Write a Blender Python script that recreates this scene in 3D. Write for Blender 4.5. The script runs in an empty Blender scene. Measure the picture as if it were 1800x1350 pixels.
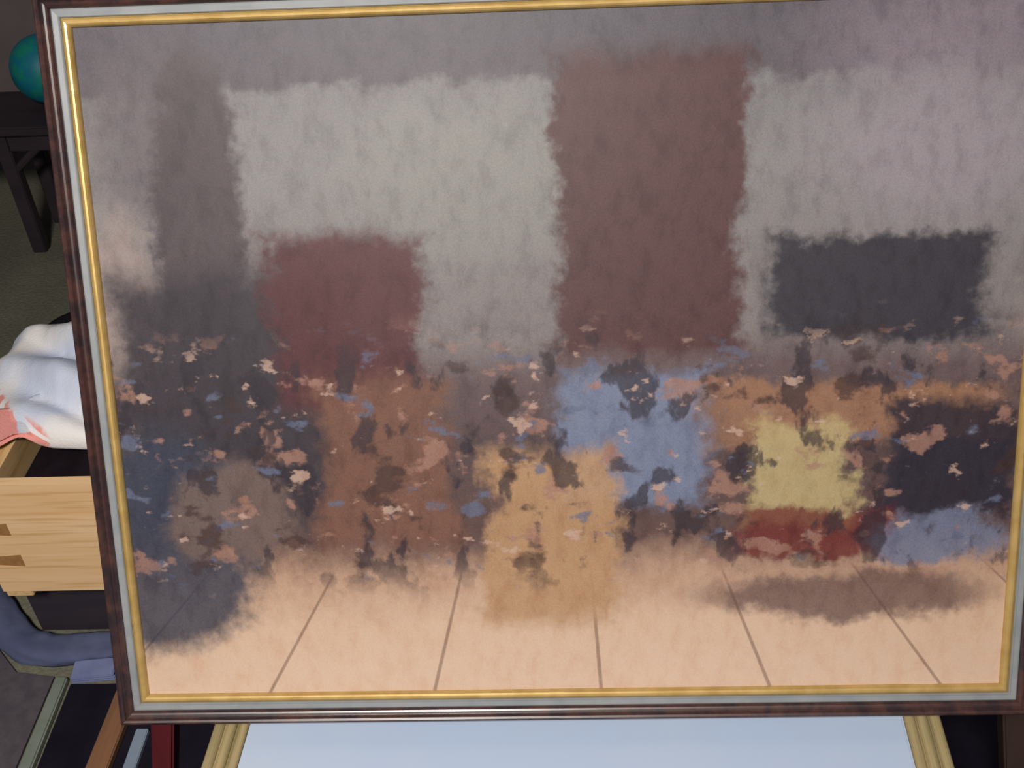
import bpy, bmesh, math, random
from mathutils import Vector, Matrix, noise
random.seed(4)
sc = bpy.context.scene
col = sc.collection
R = math.radians

# ------------------------------------------------------------------ helpers
def lin(c):
    return tuple(((x / 255) / 12.92 if x / 255 <= 0.04045 else ((x / 255 + 0.055) / 1.055) ** 2.4) for x in c)

class N:
    """small node-tree writer"""
    def __init__(s, name):
        s.m = bpy.data.materials.new(name); s.m.use_nodes = True
        s.t = s.m.node_tree; s.t.nodes.clear()
        s.out = s.t.nodes.new('ShaderNodeOutputMaterial')
        s.b = s.t.nodes.new('ShaderNodeBsdfPrincipled')
        s.t.links.new(s.b.outputs[0], s.out.inputs[0])
    def n(s, typ, **kw):
        d = s.t.nodes.new(typ)
        for k, v in kw.items(): setattr(d, k, v)
        return d
    def l(s, a, b): s.t.links.new(a, b)
    def val(s, sock, v):
        if hasattr(v, 'is_output') or isinstance(v, bpy.types.NodeSocket): s.l(v, sock)
        else: sock.default_value = v
    def math(s, op, a, b=0.0, c=0.0, clamp=False):
        d = s.n('ShaderNodeMath', operation=op, use_clamp=clamp)
        s.val(d.inputs[0], a); s.val(d.inputs[1], b); s.val(d.inputs[2], c); return d.outputs[0]
    def mix(s, f, a, b, blend='MIX'):
        d = s.n('ShaderNodeMix', data_type='RGBA', blend_type=blend)
        s.val(d.inputs[0], f)
        for k, v in ((6, a), (7, b)):
            if isinstance(v, tuple): d.inputs[k].default_value = (*v[:3], 1)
            else: s.l(v, d.inputs[k])
        return d.outputs[2]
    def noise(s, vec, scale, detail=3, rough=.5, typ='3D'):
        d = s.n('ShaderNodeTexNoise', noise_dimensions=typ)
        d.inputs['Scale'].default_value = scale; d.inputs['Detail'].default_value = detail
        d.inputs['Roughness'].default_value = rough; s.l(vec, d.inputs['Vector']); return d
    def obj(s): return s.n('ShaderNodeTexCoord').outputs['Object']
    def mapping(s, vec, scale=(1, 1, 1), rot=(0, 0, 0), loc=(0, 0, 0)):
        d = s.n('ShaderNodeMapping'); d.inputs['Scale'].default_value = scale
        d.inputs['Rotation'].default_value = rot; d.inputs['Location'].default_value = loc
        s.l(vec, d.inputs['Vector']); return d.outputs[0]
    def smooth(s, x, a, b, lo=0.0, hi=1.0):
        d = s.n('ShaderNodeMapRange', interpolation_type='SMOOTHSTEP')
        s.val(d.inputs[0], x); d.inputs[1].default_value = a; d.inputs[2].default_value = b
        d.inputs[3].default_value = lo; d.inputs[4].default_value = hi; return d.outputs[0]
    def bump(s, h, strength=.3, dist=.002):
        d = s.n('ShaderNodeBump'); d.inputs['Strength'].default_value = strength
        d.inputs['Distance'].default_value = dist; s.l(h, d.inputs['Height'])
        s.l(d.outputs[0], s.b.inputs['Normal'])
    def fin(s, color, rough=.6, metal=0.0, spec=.5, coat=0.0):
        if isinstance(color, tuple): s.b.inputs['Base Color'].default_value = (*color[:3], 1)
        else: s.l(color, s.b.inputs['Base Color'])
        s.val(s.b.inputs['Roughness'], rough); s.b.inputs['Metallic'].default_value = metal
        s.b.inputs['Specular IOR Level'].default_value = spec
        s.b.inputs['Coat Weight'].default_value = coat; s.b.inputs['Coat Roughness'].default_value = .15
        return s.m

def mottled(name, c1, c2, scale=30, rough=.7, metal=0.0, spec=.4, bump=0.0, stretch=(1, 1, 1), coat=0.0, detail=4):
    w = N(name); v = w.mapping(w.obj(), stretch)
    n = w.noise(v, scale, detail, .6)
    c = w.mix(w.smooth(n.outputs[0], .3, .7), lin(c1), lin(c2))
    if bump: w.bump(n.outputs[0], bump)
    return w.fin(c, rough, metal, spec, coat)

def new_bm(): return bmesh.new()

def box(bm, lo, hi, bevel=0.0, rot=None, pivot=None):
    r = bmesh.ops.create_cube(bm, size=1)
    vs = r['verts']
    for v in vs:
        v.co = Vector(((lo[i] + hi[i]) / 2 + v.co[i] * (hi[i] - lo[i]) for i in range(3)))
    if bevel:
        es = list({e for v in vs for e in v.link_edges})
        rb = bmesh.ops.bevel(bm, geom=es, offset=bevel, segments=2, affect='EDGES', clamp_overlap=True)
        vs = [v for v in rb['verts']] 
    return vs

def prism(bm, pts, axis, a, b):
    """closed 2D outline pts extruded along axis from a to b"""
    def P(p, h):
        if axis == 'y': return Vector((p[0], h, p[1]))
        if axis == 'x': return Vector((h, p[0], p[1]))
        return Vector((p[0], p[1], h))
    A = [bm.verts.new(P(p, a)) for p in pts]; B = [bm.verts.new(P(p, b)) for p in pts]
    bm.faces.new(A); bm.faces.new(B[::-1])
    k = len(pts)
    for i in range(k): bm.faces.new((A[i], A[(i + 1) % k], B[(i + 1) % k], B[i]))

def tube(bm, pts, rad, seg=12):
    rings = []
    for i, p in enumerate(pts):
        p = Vector(p)
        d = (Vector(pts[min(i + 1, len(pts) - 1)]) - Vector(pts[max(i - 1, 0)])).normalized()
        u = d.cross(Vector((0.123, 1, 0.05))).normalized(); v = d.cross(u)
        r = rad[i] if isinstance(rad, (list, tuple)) else rad
        rings.append([bm.verts.new(p + (u * math.cos(2 * math.pi * k / seg) + v * math.sin(2 * math.pi * k / seg)) * r) for k in range(seg)])
    for a, b in zip(rings, rings[1:]):
        for k in range(seg): bm.faces.new((a[k], a[(k + 1) % seg], b[(k + 1) % seg], b[k]))
    bm.faces.new(rings[0][::-1]); bm.faces.new(rings[-1])

def obj(name, bm, mat, parent=None, smooth=False, loc=None):
    bmesh.ops.recalc_face_normals(bm, faces=bm.faces[:])
    me = bpy.data.meshes.new(name); bm.to_mesh(me); bm.free()
    if smooth:
        for p in me.polygons: p.use_smooth = True
    me.materials.append(mat)
    o = bpy.data.objects.new(name, me); col.objects.link(o)
    if parent: o.parent = parent
    if loc: o.location = loc
    return o

def thing(name, label, cat, loc=(0, 0, 0), rot=(0, 0, 0), group=None):
    o = bpy.data.objects.new(name, None); col.objects.link(o)
    o.empty_display_size = .05
    o.location = loc; o.rotation_euler = rot
    return tag(o, label, cat, group)

def tag(o, label, cat, group=None):
    o['label'] = label; o['category'] = cat
    if group: o['group'] = group
    return o

def struct(name, bm, mat):
    o = obj(name, bm, mat); o['kind'] = 'structure'; return o

# ------------------------------------------------------------------ room shell
def floor_mat():
    w = N('carpet'); v = w.obj()
    a = w.noise(v, 3.0, 4, .6); b = w.noise(v, 160, 2, .6)
    c = w.mix(w.smooth(a.outputs[0], .35, .65), lin((108, 106, 94)), lin((126, 124, 106)))
    c = w.mix(w.smooth(b.outputs[0], .3, .7, 0, .35), c, lin((70, 68, 66)))
    w.bump(b.outputs[0], .5, .004)
    return w.fin(c, .95, spec=.1)
bm = new_bm(); box(bm, (-2.6, -2.2, -.05), (2.6, 2.15, 0)); struct('floor', bm, floor_mat())
wm = mottled('dim_plaster', (112, 102, 104), (124, 114, 114), 6, .9, spec=.2, bump=.05)
bm = new_bm(); box(bm, (-2.6, 2.05, 0), (2.6, 2.15, 2.5)); struct('wall_back', bm, wm)
bm = new_bm(); box(bm, (-2.6, -2.2, 0), (-2.5, 2.05, 2.5)); struct('wall_left', bm, wm)
bm = new_bm(); box(bm, (2.5, -2.2, 0), (2.6, 2.05, 2.5)); struct('wall_right', bm, wm)
bm = new_bm(); box(bm, (-2.5, 2.032, 0), (2.5, 2.05, .09), .004)
struct('baseboard_back', bm, mottled('dark_skirting', (60, 50, 48), (72, 60, 56), 20, .6))

# ------------------------------------------------------------------ the framed picture, leaning on the chair
W, H, FW, T = .600, .4572, .021, .016
LEAN = R(25.3)
pic = thing('framed_picture', 'large picture in dark wood frame with gilt inner edge leaning on the white seat', 'picture',
            (0, 0, .4506), (-LEAN, 0, 0))

def sweep(prof):
    """profile (outward, towards viewer) swept round the print rectangle with mitred corners"""
    bm = new_bm()
    cs = [(-1, 0), (1, 0), (1, 1), (-1, 1)]
    rings = []
    for sx, top in cs:
        ring = []
        for w_, h_ in prof:
            x = sx * (W / 2 + w_); z = FW + (H + w_ if top else -w_); y = -T - h_
            ring.append(bm.verts.new((x, y, z)))
        rings.append(ring)
    k = len(prof)
    for i in range(4):
        a, b = rings[i], rings[(i + 1) % 4]
        for j in range(k): bm.faces.new((a[j], b[j], b[(j + 1) % k], a[(j + 1) % k]))
    return bm

def gilt_mat():
    w = N('aged_gilt'); v = w.obj(); n = w.noise(v, 60, 3, .6)
    c = w.mix(w.smooth(n.outputs[0], .3, .7), lin((196, 164, 104)), lin((176, 144, 84)))
    return w.fin(c, .36, .4, .5)

def mahogany():
    w = N('dark_mahogany'); v = w.mapping(w.obj(), (14, 14, 14)); n = w.noise(v, 5, 5, .65)
    c = w.mix(w.smooth(n.outputs[0], .35, .7), lin((40, 28, 32)), lin((74, 46, 40)))
    w.bump(n.outputs[0], .06, .001)
    return w.fin(c, .34, 0, .6, .25)

outer = [(.0098, -.014), (.0098, .0035), (.0104, .0052), (.0112, .0062), (.0122, .0068), (.0134, .0072), (.0140, .0066), (.0146, .0072),
         (.0156, .0088), (.0168, .0096), (.0180, .0094), (.0190, .0084), (.0197, .0068), (.0202, .0048), (.0206, .0040),
         (.0210, .0020), (.0210, -T)]
obj('outer_moulding', sweep(outer), mahogany(), pic)
liner = [(.0046, -.010), (.0048, .0036), (.0054, .0044), (.0062, .0042), (.0092, .0046), (.0100, .0042), (.0100, -.010)]
obj('grey_liner', sweep(liner), mottled('grey_painted_wood', (116, 120, 124), (130, 132, 134), 40, .5, spec=.5), pic)
gilt = [(-.0010, -.0012), (-.0010, .0012), (-.0006, .0024), (.0002, .0036), (.0012, .0044), (.0024, .0046), (.0034, .0042), (.0042, .0032), (.0050, .0026), (.0050, -.006), (.002, -.0012)]
obj('gilt_slip', sweep(gilt), gilt_mat(), pic)
bm = new_bm(); box(bm, (-W / 2 - .012, -.006, FW - .012), (W / 2 + .012, -.001, FW + H + .012))
obj('backing_board', bm, mottled('brown_hardboard', (92, 70, 52), (104, 80, 60), 50, .9), pic)

def print_mat():
    """a plain painterly colour field in the palette of the print"""
    w = N('painted_print')
    ob = w.obj()
    sep = w.n('ShaderNodeSeparateXYZ'); w.l(ob, sep.inputs[0])
    # uneven brushwork: push the lookup point about at three scales
    def push(scale, amp, det):
        nz = w.noise(ob, scale, det, .6)
        s = w.n('ShaderNodeSeparateColor'); w.l(nz.outputs['Color'], s.inputs[0])
        return (w.math('MULTIPLY', w.math('SUBTRACT', s.outputs[0], .5), amp), w.math('MULTIPLY', w.math('SUBTRACT', s.outputs[1], .5), amp))
    u = w.math('DIVIDE', w.math('ADD', sep.outputs[0], W / 2), W)
    v = w.math('DIVIDE', w.math('SUBTRACT', sep.outputs[2], FW), H)
    for sca, amp, det in ((8, .07, 2), (30, .075, 4), (130, .030, 3)):
        du, dv = push(sca, amp, det)
        u = w.math('ADD', u, du); v = w.math('ADD', v, w.math('MULTIPLY', dv, .9 if sca > 8 else .35))
    cr = w.n('ShaderNodeValToRGB'); w.l(v, cr.inputs[0])
    stops = [(0, (240, 212, 184)), (.11, (232, 202, 172)), (.19, (204, 170, 142)), (.25, (112, 88, 82)), (.40, (98, 82, 82)),
             (.50, (116, 100, 100)), (.56, (144, 138, 136)), (.80, (150, 149, 147)), (.90, (142, 141, 141)), (.915, (104, 98, 104)), (1, (98, 94, 102))]
    el = cr.color_ramp.elements
    el[0].position, el[1].position = stops[0][0], stops[-1][0]
    el[0].color, el[1].color = (*lin(stops[0][1]), 1), (*lin(stops[-1][1]), 1)
    for p, c in stops[1:-1]:
        e = el.new(p); e.color = (*lin(c), 1)
    c = cr.outputs[0]
    # floorboard seams running away from the viewer
    fl = w.math('SUBTRACT', w.math('DIVIDE', sep.outputs[2], H), FW / H)
    fan = w.math('DIVIDE', sep.outputs[0], w.math('SUBTRACT', 1.0, w.math('MULTIPLY', fl, 1.25)))
    fr = w.math('ABSOLUTE', w.math('SUBTRACT', w.math('FRACT', w.math('ADD', w.math('DIVIDE', fan, .118), .3)), .5))
    seam = w.math('MULTIPLY', w.smooth(fr, .006, .016, .6, 0), w.smooth(v, .17, .22, 1, 0))
    c = w.mix(seam, c, lin((140, 110, 90)))
    def patch(c, cu, cv, ru, rv, rgb, inner=.55, amt=1.0, square=0):
        a = w.math('DIVIDE', w.math('SUBTRACT', u, cu), ru); b = w.math('DIVIDE', w.math('SUBTRACT', v, cv), rv)
        if square: d = w.math('MAXIMUM', w.math('ABSOLUTE', a), w.math('ABSOLUTE', b))
        else: d = w.math('SQRT', w.math('ADD', w.math('MULTIPLY', a, a), w.math('MULTIPLY', b, b)))
        return w.mix(w.smooth(d, inner, 1.12, amt, 0), c, lin(rgb))
    for a in [(.92, .95, .20, .10, (150, 140, 148), .2, .8), (.90, .80, .17, .14, (166, 158, 164), .3, .8), (.42, .78, .18, .14, (156, 156, 150), .3, .8),
              (.07, .84, .11, .17, (116, 108, 112), .3, .9), (.12, .74, .060, .25, (90, 79, 83), .75, .95), (.02, .62, .05, .14, (172, 158, 150), .6, .8),
              (.14, .47, .14, .20, (66, 60, 68), .75, .95, 1), (.04, .25, .12, .18, (66, 74, 92), .8, .9), (.12, .30, .08, .09, (132, 112, 102), .7, .8),
              (.27, .58, .085, .13, (98, 54, 58), .8, .95, 1), (.30, .37, .085, .14, (136, 98, 80), .75, .9, 1),
              (.60, .73, .10, .21, (98, 66, 66), .9, .95, 1), (.85, .61, .12, .075, (60, 58, 68), .85, .95, 1),
              (.58, .40, .085, .10, (136, 150, 176), .8, .85, 1), (.49, .25, .075, .14, (200, 162, 120), .8, .9, 1),
              (.82, .43, .17, .05, (172, 130, 100), .7, .85, 1), (.76, .34, .06, .08, (202, 184, 134), .8, .9, 1), (.92, .36, .075, .09, (46, 44, 60), .8, .9, 1),
              (.78, .25, .09, .04, (126, 54, 50), .7, .85, 1), (.92, .24, .08, .05, (128, 138, 162), .7, .85), (.82, .15, .18, .045, (116, 90, 86), .6, .8)]:
        c = patch(c, *a)
    # loose dabs of warm, pale and dark paint through the middle band
    band = w.math('MULTIPLY', w.smooth(v, .14, .24), w.smooth(v, .50, .60, 1, 0))
    for k, (ang, sx, sz, sca, t0, rgb) in enumerate(((20, 1, 1.4, 30, .57, (178, 138, 120)), (-35, 1.5, 1, 24, .545, (56, 48, 58)), (60, 1, 1.6, 30, .60, (112, 122, 146)),
                                                 (5, 1, 1.3, 22, .59, (74, 54, 52)), (-15, 1, 1.6, 44, .61, (214, 184, 164)))):
        nn = w.noise(w.mapping(ob, (sx, .01, sz), (0, R(ang), 0), (k * 3.1, 0, k * 1.7)), sca, 5, .55)
        c = w.mix(w.math('MULTIPLY', band, w.smooth(nn.outputs[0], t0, t0 + .06, 0, .75)), c, lin(rgb))
    # broken colour, brush streaks and canvas grain
    st = w.noise(w.mapping(ob, (1, .01, 2.6), (0, R(24), 0)), 60, 4, .65)
    c = w.mix(w.smooth(st.outputs[0], .3, .7, 0, .30), c, lin((206, 190, 176)), 'SOFT_LIGHT')
    st2 = w.noise(w.mapping(ob, (1.8, .01, 1), (0, R(-30), 0)), 48, 4, .65)
    c = w.mix(w.smooth(st2.outputs[0], .42, .72, 0, .38), c, lin((86, 80, 92)), 'SOFT_LIGHT')
    g = w.noise(ob, 900, 1, .5)
    c = w.mix(w.smooth(g.outputs[0], .3, .7, 0, .22), c, lin((70, 66, 80)), 'SOFT_LIGHT')
    w.bump(g.outputs[0], .04, .0006)
    c = w.mix(1.0, c, (.60, .585, .62), 'MULTIPLY')
    return w.fin(c, .5, 0, .3)
bm = new_bm(); box(bm, (-W / 2 - .002, -T - .0005, FW - .002), (W / 2 + .002, -T + .006, FW + H + .002))
obj('print', bm, print_mat(), pic)

# ------------------------------------------------------------------ the chair with the white seat
YAW = -R(2.75)
chair = thing('chair', 'white-topped seat with ribbed olive wood side rails carrying the framed picture', 'chair', (.0036, 0, 0), (0, 0, YAW))
chair_z = .450
def seat_mat():
    w = N('white_vinyl'); v = w.obj(); n = w.noise(v, 5, 3, .5); f = w.noise(v, 220, 2, .5)
    c = w.mix(w.smooth(n.outputs[0], .35, .65), lin((170, 183, 203)), lin((164, 180, 205)))
    w.bump(f.outputs[0], .05, .0008)
    return w.fin(c, .45, 0, .4)
bm = new_bm(); box(bm, (-.2335, -.34, chair_z - .022), (.2335, .115, chair_z), .002)
obj('seat', bm, seat_mat(), chair)
def rail_mat():
    w = N('ribbed_olive_wood'); v = w.mapping(w.obj(), (60, 5, 60)); n = w.noise(v, 2.2, 4, .6)
    c = w.mix(w.smooth(n.outputs[0], .35, .65), lin((142, 128, 94)), lin((164, 146, 108)))
    n2 = w.noise(w.mapping(w.obj(), (150, 1.5, 150)), 1, 2, .5)
    c = w.mix(w.smooth(n2.outputs[0], .45, .65, 0, .5), c, lin((126, 116, 74)))
    return w.fin(c, .5, 0, .4)
rm = rail_mat()
for s in (-1, 1):
    pts = [(.2337, -.022)]
    for k in range(3):                              # three rounded ribs
        x0 = .2337 + k * .0092
        for q in range(0, 9):
            a = math.pi * q / 8
            pts.append((x0 + .0006 + .0040 * (1 - math.cos(a)), -.0046 + .0038 * math.sin(a) - k * .0006))
    pts.append((.2613, -.030)); pts.append((.2337, -.030))
    bm = new_bm(); prism(bm, [(s * p[0], chair_z + p[1]) for p in pts], 'y', -.34, .115)
    obj('side_rail', bm, rm, chair)
redw = mottled('dark_red_wood', (84, 26, 34), (104, 36, 42), 18, .5, stretch=(1, 1, .2))
brn = mottled('dark_brown_wood', (58, 44, 44), (70, 54, 50), 18, .5, stretch=(1, 1, .2))
for s in (-1, 1):                                   # rear legs splay outwards; front legs straight
    bm = new_bm()
    top, bot = Vector((s * .346, .112, .428)), Vector((s * .445, .100, .0041))
    prof = [(-.012, -.012), (.012, -.012), (.012, .012), (-.012, .012)]
    A = [bm.verts.new(top + Vector((p[0], p[1], 0))) for p in prof]; B = [bm.verts.new(bot + Vector((p[0] * .8, p[1] * .8, 0))) for p in prof]
    for i in range(4): bm.faces.new((A[i], A[(i + 1) % 4], B[(i + 1) % 4], B[i]))
    bm.faces.new(A); bm.faces.new(B[::-1])
    bmesh.ops.bevel(bm, geom=bm.edges[:], offset=.002, segments=2, affect='EDGES')
    l = obj('leg', bm, redw if s < 0 else brn, chair)
    l['label'] = 'dark red splayed rear leg' if s < 0 else 'dark brown splayed rear leg'
    bm = new_bm(); tube(bm, [(s * .225, -.315, .428), (s * .225, -.318, .2), (s * .222, -.322, .0041)], [.018, .016, .012])
    obj('leg', bm, brn, chair, True)
bm = new_bm(); box(bm, (-.360, .098, .412), (.360, .126, .428), .003); obj('rear_crossbar', bm, brn, chair)
bm = new_bm(); box(bm, (-.225, -.325, .398), (.225, .10, .4275), .003); obj('seat_apron', bm, brn, chair)
# backrest: leans exactly along the back of the picture
bm = new_bm()
t_, l_ = math.tan(LEAN), .33
def bp(x, h, d): return Vector((x, math.sin(LEAN) * h + math.cos(LEAN) * d, chair_z + math.cos(LEAN) * h - math.sin(LEAN) * d))
def slab(bm, x0, x1, h0, h1, d0, d1):
    v = [bm.verts.new(bp(x, h, d)) for x in (x0, x1) for h in (h0, h1) for d in (d0, d1)]
    for f in ((0, 1, 3, 2), (4, 6, 7, 5), (0, 4, 5, 1), (2, 3, 7, 6), (0, 2, 6, 4), (1, 5, 7, 3)): bm.faces.new([v[i] for i in f])
slab(bm, -.22, -.19, .02, .40, .0012, .026); slab(bm, .19, .22, .02, .40, .0012, .026)
slab(bm, -.19, .19, .30, .38, .006, .020); slab(bm, -.19, .19, .12, .16, .006, .020)
back = obj('backrest', bm, brn, chair); back.rotation_euler.z = -YAW

# ------------------------------------------------------------------ pine drawer with dovetails
def pine_mat(name, base1, base2, dark, axis_scale):
    w = N(name); ob = w.obj()
    n = w.noise(w.mapping(ob, axis_scale), 1.0, 4, .55)
    bands = w.noise(w.mapping(ob, tuple(k * 3.2 for k in axis_scale)), 1.0, 2, .5)
    c = w.mix(w.smooth(n.outputs[0], .3, .7), lin(base1), lin(base2))
    c = w.mix(w.smooth(bands.outputs[0], .50, .68, 0, .8), c, lin(dark))
    return w.fin(c, .55, 0, .35)
pine = pine_mat('pine_long_grain', (240, 203, 158), (232, 188, 138), (212, 168, 112), (2.0, 30, 64))
pine_x = pine_mat('pine_cross_grain', (232, 198, 146), (216, 178, 122), (190, 146, 94), (22, 2.2, 38))
endg = mottled('pine_end_grain', (150, 106, 62), (168, 122, 74), 120, .8)
dz0, dz1 = .130, .306
drw = thing('drawer', 'pale pine drawer with dovetailed corner beside the frame, holding the white blanket', 'drawer', (-.683, .400, dz0))
hh = dz1 - dz0; L = .36; D = .30; th = .013
pins = [(.047, .060), (.099, .112)]                  # pin sockets in the near side
# near side: tails between the sockets
bm = new_bm()
tail = .042
edges = [0.0]
out = [(L, 0.0), (L, hh)]
out += [(0.0, hh)]
for a, b in reversed(pins):
    out += [(0.0, b), (tail, b + .004), (tail, a - .004), (0.0, a)]
out += [(0.0, 0.0)]
prism(bm, out, 'y', 0.0, th)
obj('side_board', bm, pine, drw)
bm = new_bm(); box(bm, (0, D - th, 0), (L, D, hh), .001); obj('side_board', bm, pine, drw)
bm = new_bm()
box(bm, (.0005, th, 0), (tail, D - th, hh - .002))
obj('end_board', bm, pine_x, drw)
for a, b in pins:
    bm = new_bm()
    prism(bm, [(-.0005, a + .0003), (tail - .0003, a - .0037), (tail - .0003, b + .0037), (-.0005, b - .0003)], 'y', .0006, th)
    o = obj('dovetail_pin', bm, endg, drw); o['label'] = 'darker end-grain dovetail pin'
bm = new_bm(); box(bm, (L - .013, th, 0), (L, D - th, hh - .002)); obj('end_board', bm, pine_x, drw)
bm = new_bm(); box(bm, (tail, th, .006), (L - .013, D - th, .014)); obj('bottom_board', bm, mottled('drawer_plywood', (120, 92, 66), (136, 104, 74), 30, .8), drw)
bm = new_bm(); box(bm, (.001, .002, -.011), (.034, .040, 0), .001); obj('runner', bm, pine_x, drw)

# added crate under the drawer; its dark front blacks out the shaded gap
dk = mottled('blackout_wood', (44, 38, 48), (56, 48, 56), 14, .7, stretch=(.3, 1, 2))
bm = new_bm()
crt = thing('added_crate', 'dark low box added under the pine drawer, blacking out the shaded gap', 'box', (-.690, .4425, 0))
box(bm, (0, 0, .004), (.36, .012, .118), .001); obj('added_crate_front', bm, dk, crt)
bm = new_bm(); box(bm, (0, .012, .004), (.012, .24, .118)); box(bm, (.348, .012, .004), (.36, .24, .118)); box(bm, (0, .228, .004), (.36, .24, .118)); obj('added_crate_sides', bm, dk, crt)
bm = new_bm(); box(bm, (0, 0, .118), (.36, .24, .1298), .001); obj('added_crate_lid', bm, dk, crt)
bm = new_bm(); box(bm, (.004, .004, 0), (.356, .236, .004)); obj('added_crate_base', bm, dk, crt)

# ------------------------------------------------------------------ white blanket with pink pattern heaped in the drawer
def blanket_mat():
    w = N('blanket_fabric'); ob = w.obj(); sep = w.n('ShaderNodeSeparateXYZ'); w.l(ob, sep.inputs[0])
    nz = w.noise(ob, 22, 3, .6); f = w.noise(ob, 340, 2, .6); big = w.noise(ob, 9, 2, .5)
    c = w.mix(w.smooth(big.outputs[0], .4, .62), lin((240, 236, 234)), lin((206, 214, 234)))
    # pink printed leaves on the lower front hem
    xx = w.math('ADD', w.math('MULTIPLY', sep.outputs[0], .9), sep.outputs[1])
    xx = w.math('ADD', xx, w.math('MULTIPLY', w.math('SUBTRACT', nz.outputs[0], .5), .05))
    wave = w.n('ShaderNodeTexWave', wave_type='BANDS'); wave.inputs['Scale'].default_value = 15; wave.inputs['Distortion'].default_value = 5; wave.inputs['Detail'].default_value = 1
    w.l(w.mapping(ob, (1, 1, 1.6), (0, R(50), 0)), wave.inputs['Vector'])
    m = w.math('MULTIPLY', w.smooth(xx, -.136, -.126, 1, 0), w.smooth(wave.outputs['Fac'], .24, .38))
    c = w.mix(m, c, lin((236, 158, 150)))
    w.bump(f.outputs[0], .35, .002)
    return w.fin(c, .9, 0, .15)

def catmull(pts, t):
    n = len(pts) - 1; s = t * n; i = min(int(s), n - 1); f = s - i
    P = [Vector(pts[max(0, min(n, i + k))]) for k in (-1, 0, 1, 2)]
    return .5 * (2 * P[1] + (P[2] - P[0]) * f + (2 * P[0] - 5 * P[1] + 4 * P[2] - P[3]) * f * f + (3 * P[1] - P[0] - 3 * P[2] + P[3]) * f ** 3)

BX, BY, BZ = -.66, .66, .300
def blanket():
    bm = new_bm(); nx, nt = 110, 80; g = []
    path = [(.550, .287), (.512, .2865), (.484, .288), (.474, .297), (.484, .308), (.525, .317), (.585, .324), (.642, .327), (.688, .323), (.714, .307), (.724, .280), (.727, .245)]
    sm = lambda e0, e1, x: (lambda q: q * q * (3 - 2 * q))(max(0, min(1, (x - e0) / (e1 - e0))))
    for i in range(nx + 1):
        x = -.815 + .415 * i / nx; row = []
        drop = max(0, -.728 - x)
        rise = -.040 + .032 * sm(-.75, -.683, x) + .022 * sm(-.683, -.60, x)
        sh = 1 - sm(-.662, -.628, x)                 # how far the hem rides up over the end board
        for j in range(nt + 1):
            t = j / nt
            p = catmull([(0, a, b) for a, b in path], t)
            k = sh * (1 - sm(.25, .62, t))
            p.y -= .038 * k; p.z = p.z * (1 - k) + (.319 + .3 * max(0, p.z - .29)) * k
            w_ = sm(.22, .5, t) * (1 - sm(.78, 1, t))
            q = (x + .70) * 1.0 + (p.y - .60) * 2.1
            def ridge(c0, wd, amp): return amp * math.exp(-((q - c0) / wd) ** 2)
            d = ridge(.200, .034, .010) + ridge(.115, .028, -.024) + ridge(.030, .040, .014) + ridge(-.060, .026, -.018) + ridge(-.130, .034, .008)
            d += .010 * noise.noise(Vector((x * 9, t * 3.2, 1.3))) + .004 * noise.noise(Vector((x * 24, t * 9, 5.1))) + .0012 * noise.noise(Vector((x * 90, t * 40, 2)))
            yy = p.y - d * .20 * w_ + .006 * math.sin(x * 18 + t * 3)
            zz = p.z + (d * .8 + rise) * w_ + .004 * math.sin(x * 13) * (1 - t)
            if yy < .74:                            # lies on the garment and on the drawer's edges
                lim = .2838 + .0295 * max(sm(.62, .668, yy), 1 - sm(-.640, -.595, x)) * sm(-.745, -.70, x) - .09 * sm(.700, .735, yy)
                hh_ = max(.014 - abs(zz - lim), 0) / .014
                zz = max(zz, lim) + hh_ * hh_ * .0035
            zz -= drop * 1.1 + drop * drop * 6        # the free end hangs over the side
            row.append(bm.verts.new((x + drop * .55 - BX, yy - BY, zz - BZ)))
        g.append(row)
    for i in range(nx):
        for j in range(nt): bm.faces.new((g[i][j], g[i + 1][j], g[i + 1][j + 1], g[i][j + 1]))
    return bm
bl = obj('blanket', blanket(), blanket_mat(), None, True, (BX, BY, BZ))
tag(bl, 'crumpled white blanket with pink printed hem heaped in the pine drawer', 'blanket')
so = bl.modifiers.new('thick', 'SOLIDIFY'); so.thickness = .006; so.offset = -1

# dark garment in the front of the drawer
bm = new_bm(); nx, ny = 40, 16; g = []
for i in range(nx + 1):
    row = []
    for j in range(ny + 1):
        a, b = i / nx, j / ny
        edge = min(1, min(a, 1 - a) * 26 + .5) ** .4 * min(1, min(b, 1 - b) * 16 + .3) ** .4
        z = .150 + .122 * edge + .006 * edge * noise.noise(Vector((a * 9, b * 5, 8)))
        row.append(bm.verts.new((-.637 + .25 * a, .416 + .24 * b, z)))
    g.append(row)
for i in range(nx):
    for j in range(ny): bm.faces.new((g[i][j], g[i + 1][j], g[i + 1][j + 1], g[i][j + 1]))
bt = [g[i][0] for i in range(nx + 1)] + [g[nx][j] for j in range(1, ny + 1)] + [g[i][ny] for i in range(nx - 1, -1, -1)] + [g[0][j] for j in range(ny - 1, 0, -1)]
lo = [bm.verts.new((v.co.x, v.co.y, .1455)) for v in bt]
for k in range(len(bt)): bm.faces.new((bt[k], bt[(k + 1) % len(bt)], lo[(k + 1) % len(bt)], lo[k]))
bm.faces.new(lo)
o = obj('garment', bm, mottled('black_wool', (26, 20, 26), (34, 26, 32), 40, .95, spec=.05), None, True)
tag(o, 'black garment folded inside the pine drawer below the white blanket', 'garment')

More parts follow.
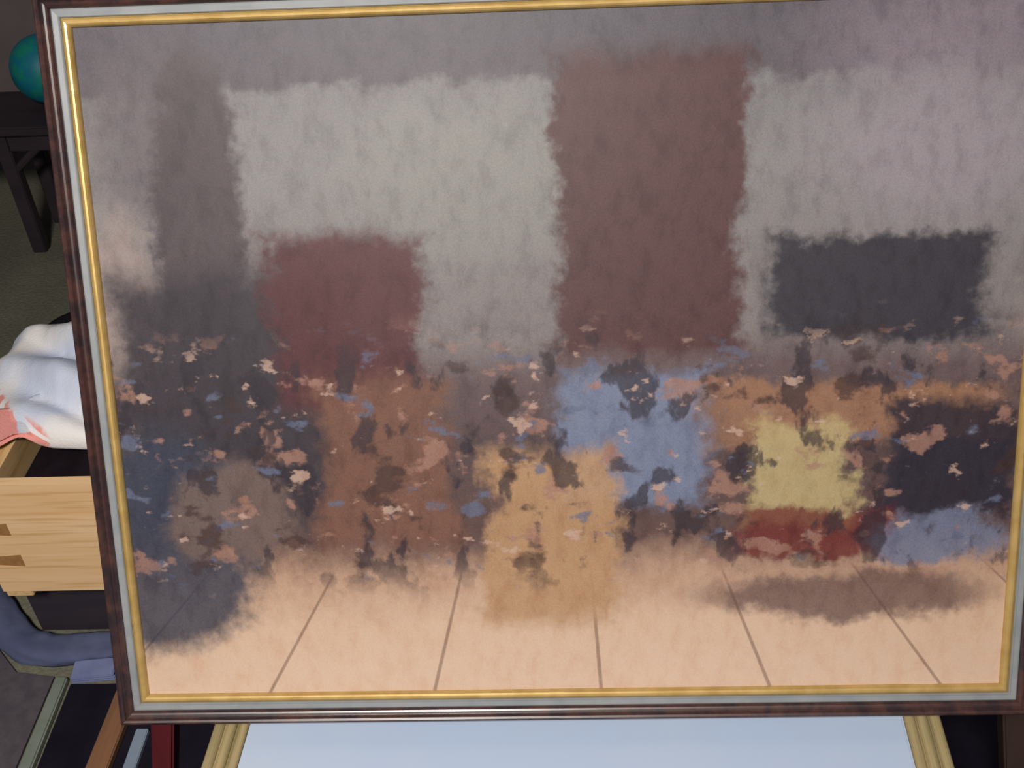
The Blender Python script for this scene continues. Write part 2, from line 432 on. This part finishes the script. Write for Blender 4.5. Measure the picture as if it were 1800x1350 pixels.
# ------------------------------------------------------------------ blue-grey cloth on the floor before the added crate
bm = new_bm(); ctl = [(-.81, .535, 0), (-.775, .490, 0), (-.738, .447, 0), (-.702, .416, 0), (-.660, .405, 0), (-.615, .409, 0), (-.575, .414, 0), (-.55, .416, 0)]
rings = []; ns, nk = 60, 20
for i in range(ns + 1):
    c = catmull(ctl, i / ns); d = (catmull(ctl, min(1, i / ns + .01)) - catmull(ctl, max(0, i / ns - .01))).normalized(); sd = Vector((d.y, -d.x, 0))
    taper = min(1, min(i, ns - i) / 4 + .25) ** .5
    ring = []
    for k in range(nk):
        a = 2 * math.pi * k / nk
        r = taper * (1 + .16 * noise.noise(Vector((i * .22, math.cos(a) * 1.5, math.sin(a) * 1.5))) + .10 * math.sin(4 * a + i * .12))
        ring.append(bm.verts.new(c + sd * (.023 * r * math.cos(a)) + Vector((0, 0, max(.0004, .009 + .012 * r * math.sin(a))))))
    rings.append(ring)
for a, b in zip(rings, rings[1:]):
    for k in range(nk): bm.faces.new((a[k], a[(k + 1) % nk], b[(k + 1) % nk], b[k]))
bm.faces.new(rings[0]); bm.faces.new(rings[-1][::-1])
lav = mottled('lavender_cloth', (82, 88, 118), (96, 102, 130), 24, .9, spec=.1)
m_ = obj('rolled_cloth', bm, lav, None, True)
tag(m_, 'grey-blue rolled cloth on the floor curving below the pine drawer', 'cloth')
bm = new_bm()
for k in range(3): box(bm, (0, 0, .0 + k * .004), (.056 - k * .001, .030 - k * .001, .0038 + k * .004), .0012)
o = obj('folded_cloth', bm, mottled('pale_blue_cloth', (112, 120, 160), (124, 132, 170), 30, .9, spec=.1), None, False, (-.622, .3585, 0)); o.rotation_euler.z = R(6)
tag(o, 'small pale lavender folded cloth on the floor at the end of the black mat', 'cloth')

# ------------------------------------------------------------------ strips and boards on the floor, bottom left
bm = new_bm(); box(bm, (-.008, -.30, 0), (.008, .072, .010), .002)
o = obj('metal_strip', bm, mottled('pale_green_metal', (128, 140, 128), (140, 150, 142), 30, .45, .3), None, False, (-.6345, .292, 0)); o.rotation_euler.z = R(.5)
tag(o, 'pale grey-green metal strip on the floor along the left of the black mat', 'strip')
bm = new_bm(); box(bm, (-.623, -.55, 0), (.95, .357, .004), .001)  # black panel at left, widened to paint the chair's shade on the floor
o = obj('floor_mat_and_shade', bm, mottled('black_mat_shade', (22, 18, 30), (30, 26, 38), 16, .9, spec=.1))
tag(o, 'black mat at left, widened as painted shade under the white-topped seat', 'mat')
bm = new_bm(); prism(bm, [(-.648, .368), (-.70, .376), (-.76, .435), (-.85, .51), (-1.1, .62), (-1.1, -.5), (-.648, -.5)], 'z', 0, .004)  # added dark sheet: shadow on the near floor put into its colour
o = obj('floor_shade', bm, mottled('shade_grey', (78, 72, 80), (90, 84, 90), 60, .95, spec=.05, bump=.3))
tag(o, 'dark grey sheet added as painted shade on the floor left of the pale grey-green metal strip', 'floor_shade')
bm = new_bm(); box(bm, (-.0135, -.30, 0), (.0135, .120, .012), .0015)
o = obj('wooden_plank', bm, mottled('brown_plank', (112, 80, 62), (140, 98, 66), 12, .7, stretch=(4, .4, 4)), None, False, (-.545, .246, .0042)); o.rotation_euler.z = R(-2)
tag(o, 'brown wooden plank lying on the black mat left of the dark red chair leg', 'plank')
bm = new_bm(); box(bm, (-.0075, -.28, 0), (.0075, .060, .008), .001)
o = obj('blue_strip', bm, mottled('pale_blue_strip', (120, 136, 156), (132, 146, 166), 20, .6), None, False, (-.509, .225, .0042)); o.rotation_euler.z = R(-1)
tag(o, 'narrow pale blue strip on the black mat between brown plank and dark red leg', 'strip')

# ------------------------------------------------------------------ dark low table with the teal ball, far left
tb = thing('low_table', 'dark low wooden table with a braced leg against the far wall', 'table', (-1.0, 1.5, 0))
tw = mottled('black_brown_wood', (40, 32, 40), (52, 42, 48), 10, .6, stretch=(.3, 2, 2))
bm = new_bm(); box(bm, (-.75, -.085, .262), (.75, .095, .280), .003); obj('tabletop', bm, tw, tb)
bm = new_bm(); box(bm, (-.72, -.070, .225), (.72, -.055, .262), .002); box(bm, (-.72, .06, .225), (.72, .075, .262), .002); obj('apron', bm, tw, tb)
for x in (-.66, -.055, .60):
    for y in (-.060, .062):
        bm = new_bm(); box(bm, (x - .014, y - .012, 0), (x + .014, y + .012, .262), .002); obj('leg', bm, tw, tb)
bm = new_bm(); tube(bm, [(-.045, -.062, .185), (.04, -.062, .255)], .008, 8); obj('brace', bm, tw, tb)

def ball_mat():
    w = N('teal_ball'); ob = w.obj(); n = w.noise(ob, 26, 3, .6)
    c = w.mix(w.smooth(n.outputs[0], .4, .62), lin((14, 110, 132)), lin((22, 128, 112)))
    return w.fin(c, .5, 0, .4)
bm = new_bm(); bmesh.ops.create_uvsphere(bm, u_segments=40, v_segments=24, radius=.066)
# shallow moulded seam round the ball
for v in bm.verts:
    if abs(v.co.z) < .004: v.co *= .985
o = obj('ball', bm, ball_mat(), None, True, (-.972, 1.535, .280 + .0665)); o.rotation_euler = (R(30), R(20), 0)
tag(o, 'teal ball on the dark low table behind the left side of the frame', 'ball')

# black soft bag behind the drawer
bm = new_bm(); bmesh.ops.create_uvsphere(bm, u_segments=28, v_segments=16, radius=1)
for v in bm.verts:
    d = v.co.copy(); k = 1 + .08 * noise.noise(d * 2.5)
    v.co = Vector((d.x * .11 * k, d.y * .07 * k, max(-.9, d.z) * .084 * k + .0757))
    v.co.x += .25 * (v.co.z - .06)
o = obj('bag', bm, mottled('black_fabric', (20, 18, 24), (30, 28, 34), 30, .9, spec=.1), None, True, (-.765, .97, 0))
tag(o, 'small black bag on the floor behind the white blanket', 'bag')

# ------------------------------------------------------------------ light
def area(name, loc, target, size, energy, color):
    d = bpy.data.lights.new(name, 'AREA'); d.energy = energy; d.size = size; d.color = color; d.shape = 'DISK'
    o = bpy.data.objects.new(name, d); col.objects.link(o); o.location = loc
    o.rotation_euler = (Vector(target) - Vector(loc)).to_track_quat('-Z', 'Y').to_euler()
    return o
area('unseen_lamp', (-.30, -1.05, 1.85), (0, .15, .5), .35, 43, (1, .95, .88))  # unseen lamp behind the camera, set low to brighten upright faces
wd = bpy.data.worlds.new('dim_room'); sc.world = wd; wd.use_nodes = True
wd.node_tree.nodes['Background'].inputs[0].default_value = (.62, .70, 1, 1)
wd.node_tree.nodes['Background'].inputs[1].default_value = .06

# ------------------------------------------------------------------ camera
cd = bpy.data.cameras.new('camera'); cam = bpy.data.objects.new('camera', cd); col.objects.link(cam)
cd.sensor_fit = 'HORIZONTAL'; cd.sensor_width = 36; cd.lens = 1900 / 1800 * 36; cd.clip_start = .02
M = Matrix(((.9990, .0237, .0388), (.0159, .6174, -.7865), (-.0426, .7863, .6164)))
cam.matrix_world = Matrix.Translation((-.0046, -.4732, 1.118)) @ M.to_4x4()
sc.camera = cam
vs = sc.view_settings
vs.view_transform = 'Standard'; vs.look = 'None'; vs.gamma = 1; vs.use_curve_mapping = False; vs.exposure = 0.0
